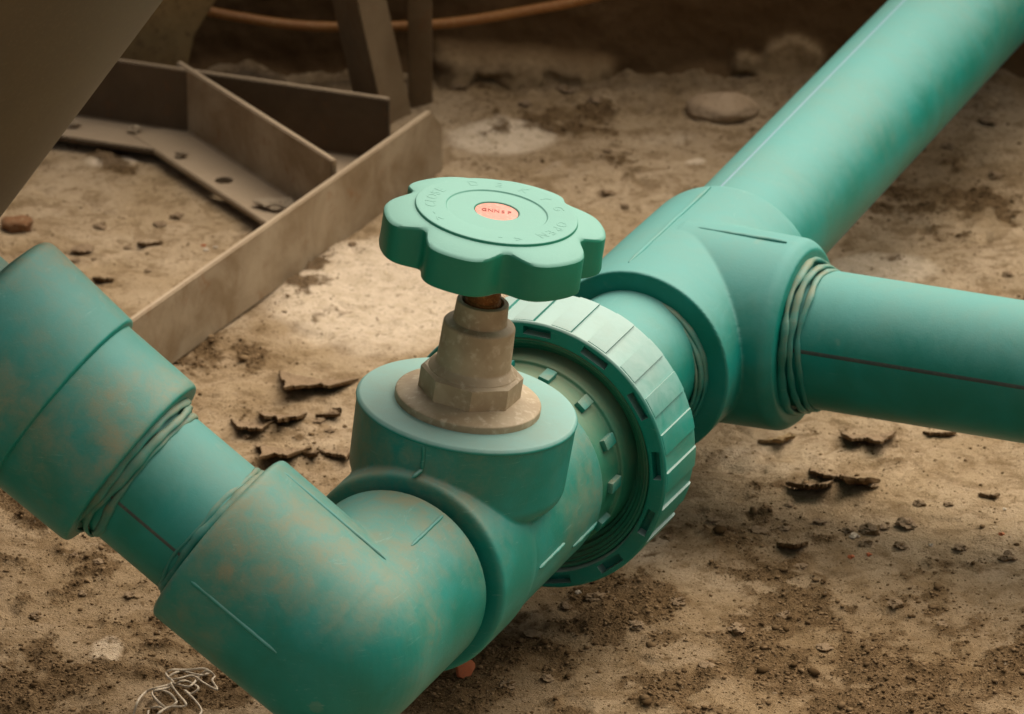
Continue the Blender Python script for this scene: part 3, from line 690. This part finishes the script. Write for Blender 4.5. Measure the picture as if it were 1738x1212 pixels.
def flake(px, py, wpx, dpx, lift, seed, mat, label, cat='mud flake', group='curled flakes of dried mud', rot=0., curl=1.0, name='mud_flake'):
    rnd = random.Random(seed); p = G(px, py); w_ = wpx / 3700.; d_ = dpx / 3700. / .5; n, m = 40, 10; bm = bmesh.new(); top = []; off = Vector((seed * 2.3, seed, 0))
    for j in range(m):
        v = j / (m - 1); row = []
        for i in range(n):
            u = i / (n - 1) * 2 - 1
            e = (1 - abs(u) ** 2.2) ** .55 * (1 + .45 * mnoise.noise(Vector((u * 2.6, seed, 1)))) if abs(u) < 1 else 0.0
            e = max(e * (1 + .75 * mnoise.noise(Vector((u * 1.6, seed * 3.1, 7)))), .06)
            x = u * w_ / 2 + .0012 * mnoise.noise(Vector((u * 3, v * 3, seed + .5)))
            fe = 1 + .28 * mnoise.noise(Vector((u * 7, seed * 1.7, 4))) + .22 * mnoise.noise(Vector((u * 19, seed * 2.1, 9)))       # ragged front lip
            y = d_ * (.5 - v * e * fe) + d_ * .2 * u * u
            z = lift * .65 * e * (v ** 1.6) * curl * fe + .0009 * mnoise.noise(Vector((u * 4, v * 4, seed))) + .0002
            row.append(Vector((x, y, z)))
        top.append(row)
    c, s_ = cos(rot), sin(rot)
    tv = [[bm.verts.new((q.x * c - q.y * s_, q.x * s_ + q.y * c, q.z + .0008)) for q in r] for r in top]
    bv = [[bm.verts.new((q.x * c - q.y * s_, q.x * s_ + q.y * c, q.z - .0006)) for q in r] for r in top]
    for j in range(m - 1):
        for i in range(n - 1):
            bm.faces.new((tv[j][i], tv[j][i + 1], tv[j + 1][i + 1], tv[j + 1][i])); bm.faces.new((bv[j][i], bv[j + 1][i], bv[j + 1][i + 1], bv[j][i + 1]))
    for i in range(n - 1):
        bm.faces.new((tv[m - 1][i], tv[m - 1][i + 1], bv[m - 1][i + 1], bv[m - 1][i])); bm.faces.new((tv[0][i + 1], tv[0][i], bv[0][i], bv[0][i + 1]))
    for j in range(m - 1):
        bm.faces.new((tv[j][0], tv[j + 1][0], bv[j + 1][0], bv[j][0])); bm.faces.new((tv[j + 1][n - 1], tv[j][n - 1], bv[j][n - 1], bv[j + 1][n - 1]))
    bmesh.ops.recalc_face_normals(bm, faces=bm.faces[:])
    o = link(name, bm, mat, None, 50); o.location = (p.x, p.y, hz(p.x, p.y)); return tag(o, label, cat, group)
FL_G = 'curled flakes of dried mud'
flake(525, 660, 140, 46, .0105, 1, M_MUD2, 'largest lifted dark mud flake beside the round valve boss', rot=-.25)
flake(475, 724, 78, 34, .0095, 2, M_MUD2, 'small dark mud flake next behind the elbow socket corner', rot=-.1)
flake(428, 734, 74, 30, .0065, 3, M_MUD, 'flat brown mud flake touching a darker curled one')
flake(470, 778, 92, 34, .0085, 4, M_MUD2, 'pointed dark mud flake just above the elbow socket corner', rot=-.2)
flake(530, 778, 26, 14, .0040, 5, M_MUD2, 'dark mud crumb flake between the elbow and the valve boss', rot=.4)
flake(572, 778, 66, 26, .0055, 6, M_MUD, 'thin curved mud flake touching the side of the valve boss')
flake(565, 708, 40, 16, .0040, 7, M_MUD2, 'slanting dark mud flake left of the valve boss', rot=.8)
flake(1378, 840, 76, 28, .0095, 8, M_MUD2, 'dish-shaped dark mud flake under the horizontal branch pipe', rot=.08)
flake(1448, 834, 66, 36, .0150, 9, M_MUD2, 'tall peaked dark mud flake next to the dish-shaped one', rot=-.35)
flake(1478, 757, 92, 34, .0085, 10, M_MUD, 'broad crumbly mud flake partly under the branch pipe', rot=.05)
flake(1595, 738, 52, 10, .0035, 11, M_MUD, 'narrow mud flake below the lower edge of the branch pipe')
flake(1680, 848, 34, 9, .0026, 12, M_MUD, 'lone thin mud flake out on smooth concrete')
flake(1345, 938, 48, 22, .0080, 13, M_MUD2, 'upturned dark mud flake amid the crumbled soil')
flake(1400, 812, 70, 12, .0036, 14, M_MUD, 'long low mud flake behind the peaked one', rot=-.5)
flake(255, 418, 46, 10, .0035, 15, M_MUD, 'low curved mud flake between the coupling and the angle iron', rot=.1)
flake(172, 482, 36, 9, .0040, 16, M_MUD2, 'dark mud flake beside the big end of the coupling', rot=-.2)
flake(1328, 752, 62, 18, .0050, 17, M_LEAF, 'pale dry leaf lying below the tee branch', 'leaf', None, rot=.55, name='dry_leaf')

CL = [(1540, 895, 30), (1560, 860, 18), (1475, 905, 30), (1500, 898, 16), (1710, 952, 26), (1630, 935, 22), (1470, 925, 22), (1390, 890, 22), (1440, 905, 18), (1360, 960, 20), (1530, 930, 20),
      (1240, 800, 10), (1340, 860, 14), (1480, 830, 20), (1610, 860, 14), (300, 367, 22), (272, 382, 20), (276, 378, 14), (170, 384, 22), (140, 425, 34), (215, 420, 14), (130, 442, 16), (250, 460, 12), (600, 425, 14), (160, 440, 10),
      (545, 715, 18), (560, 735, 14), (420, 745, 16), (1010, 1020, 26), (960, 1035, 20), (1080, 1070, 24), (905, 1080, 26), (1150, 1030, 22), (1250, 1075, 26), (1330, 1040, 20), (860, 1165, 24), (930, 1150, 18), (1200, 1130, 22),
      (1290, 905, 24), (1210, 885, 22), (1330, 900, 18), (1520, 1030, 22), (1600, 1060, 20), (1400, 1100, 24), (1095, 890, 18), (1130, 915, 16), (1060, 925, 18), (60, 1040, 20), (170, 955, 18), (125, 942, 14), (220, 1010, 18), (140, 1000, 14),
      (1690, 300, 26), (1610, 250, 24), (1680, 215, 30), (960, 170, 30), (1010, 190, 24), (1060, 350, 18), (1030, 260, 16), (890, 190, 26), (780, 165, 26), (1030, 330, 26), (860, 320, 14), (1710, 470, 18), (1190, 120, 20)]
for i, (px, py, wd) in enumerate(CL):
    if py < 360 and px > 760: zl_, zg_ = 'brown mud clod in the dim strip near the foot of the rear wall', 'mud clods near the rear wall'
    elif px < 320 and py < 500: zl_, zg_ = 'brown mud clod between the green coupling and the angle iron stand', 'mud clods between coupling and stand'
    elif px < 400: zl_, zg_ = 'brown mud clod on the slab under the left pipe and coupling', 'mud clods under the coupling'
    elif px < 700: zl_, zg_ = 'brown mud clod among curled flakes between angle iron and valve boss', 'mud clods between angle iron and valve'
    elif py < 870: zl_, zg_ = 'brown mud clod on smooth concrete just beyond or below the branch pipe', 'mud clods by the branch pipe'
    elif px < 1170: zl_, zg_ = 'brown mud clod in the soil beside the union nut and valve body', 'mud clods beside the union nut'
    elif py < 970: zl_, zg_ = 'brown mud clod in the crumbled band next to the upturned mud flake', 'mud clods round the upturned flake'
    else: zl_, zg_ = 'brown mud clod in open dark soil well away from the pipes', 'mud clods in open soil'
    rock('mud_clod', px, py, wd, M_MUD2 if i % 3 else M_MUD, zl_, 'clod', zg_, seed=i, hgt=.8)
PB = [(1700, 912, 9), (1580, 928, 7), (1450, 913, 14), (1445, 945, 10), (1705, 868, 6), (735, 1100, 8), (1475, 942, 9), (980, 1015, 9), (350, 425, 10), (345, 418, 8), (365, 420, 8)]
for i, (px, py, wd) in enumerate(PB):
    rock('pebble', px, py, wd, M_THREAD if i % 3 else M_REDCHIP, ('tiny pale stone chip' if i % 3 else 'tiny reddish stone chip') + ' among the crumbled soil', 'pebble', 'tiny pale stone chips' if i % 3 else 'tiny reddish stone chips', seed=i)

# soil crumbs that nobody could count
rng = np.random.default_rng(5)
def crumbs(n):
    bmi = bmesh.new(); bmesh.ops.create_icosphere(bmi, subdivisions=1, radius=1.0); V0 = np.array([v.co[:] for v in bmi.verts]); F0 = np.array([[v.index for v in f.verts] for f in bmi.faces]); bmi.free()
    x = rng.uniform(-.22, .34, n * 8); y = rng.uniform(.07, .84, n * 8); z, s, p, e_ = ground_fields(x, y)
    keep = rng.uniform(0, 1, n * 8) < (.03 + .5 * s + .35 * e_) * (1 - p * .7); x, y, z, s = x[keep][:n], y[keep][:n], z[keep][:n], s[keep][:n]
    m = len(x); r = np.exp(rng.normal(-8.15, .55, m)) * (.75 + .5 * s); r = np.clip(r, .0002, .0034)
    P = V0[None] * (1 + rng.uniform(-.35, .35, (m, len(V0), 1))) * r[:, None, None] * np.stack([rng.uniform(.8, 1.5, m), rng.uniform(.8, 1.3, m), rng.uniform(.35, .75, m)], -1)[:, None, :]
    a = rng.uniform(0, 6.28, m); ca, sa = np.cos(a)[:, None], np.sin(a)[:, None]
    P = np.stack([P[..., 0] * ca - P[..., 1] * sa + x[:, None], P[..., 0] * sa + P[..., 1] * ca + y[:, None], P[..., 2] + (z + r * .3)[:, None]], -1)
    F = (F0[None] + (np.arange(m) * len(V0))[:, None, None]).reshape(-1, 3)
    me = bpy.data.meshes.new('soil_crumbs'); me.vertices.add(m * len(V0)); me.vertices.foreach_set('co', P.astype(np.float32).ravel())
    me.loops.add(len(F) * 3); me.polygons.add(len(F)); me.loops.foreach_set('vertex_index', F.astype(np.int32).ravel()); me.polygons.foreach_set('loop_start', np.arange(0, len(F) * 3, 3, dtype=np.int32)); me.update(calc_edges=True)
    fattr(me, 'tone', np.repeat(rng.uniform(0, 1, m), len(V0))); return me
t = NT('soil_crumb'); n2 = t.noise(700, 3)
cc = t.mix(t.attr('tone'), (.07, .04, .016), (.23, .15, .08)); cc = t.mix(t.ramp(n2, .5, .7, 0, .5), cc, (.10, .062, .032))
M_CRUMB = t.done(cc, .95, .1)
cr = link('soil_crumbs', crumbs(44000), M_CRUMB, None, 0); tag(cr, 'fine brown soil crumbs strewn over the concrete', 'soil', None, 'stuff')

# white thread tangle
TH = [(225, 1212), (232, 1190), (245, 1175), (262, 1168), (282, 1163), (292, 1158), (284, 1150), (280, 1143), (290, 1137), (315, 1137), (345, 1135), (352, 1142), (338, 1146), (310, 1140), (295, 1142), (283, 1152), (300, 1152), (325, 1147), (345, 1160), (364, 1170), (366, 1168), (358, 1155), (362, 1148), (350, 1138),
      (335, 1150), (320, 1165), (300, 1162), (288, 1160), (300, 1178), (313, 1193), (310, 1199), (285, 1200), (268, 1210), (262, 1216), (250, 1216), (252, 1204), (268, 1200), (280, 1205), (296, 1194), (296, 1188), (285, 1176), (268, 1172), (256, 1178), (272, 1198), (282, 1204),
      (268, 1192), (258, 1180), (262, 1172), (290, 1166), (305, 1156), (320, 1158), (335, 1168), (322, 1178), (312, 1172), (330, 1190), (340, 1206), (334, 1216), (320, 1222), (300, 1214)]
rnd = random.Random(8); pts = []
for i, (px, py) in enumerate(TH):
    zz = .0016 + .0045 * abs(sin(i * 1.7)) * rnd.uniform(.5, 1); pts.append(G(px + 2, py, zz))
thr = link('thread_tangle', tube(bmesh.new(), catmull(pts, 6), .00052, 6), M_THREAD, None, 60); tag(thr, 'tangle of off-white thread on the soil beside the elbow', 'thread')
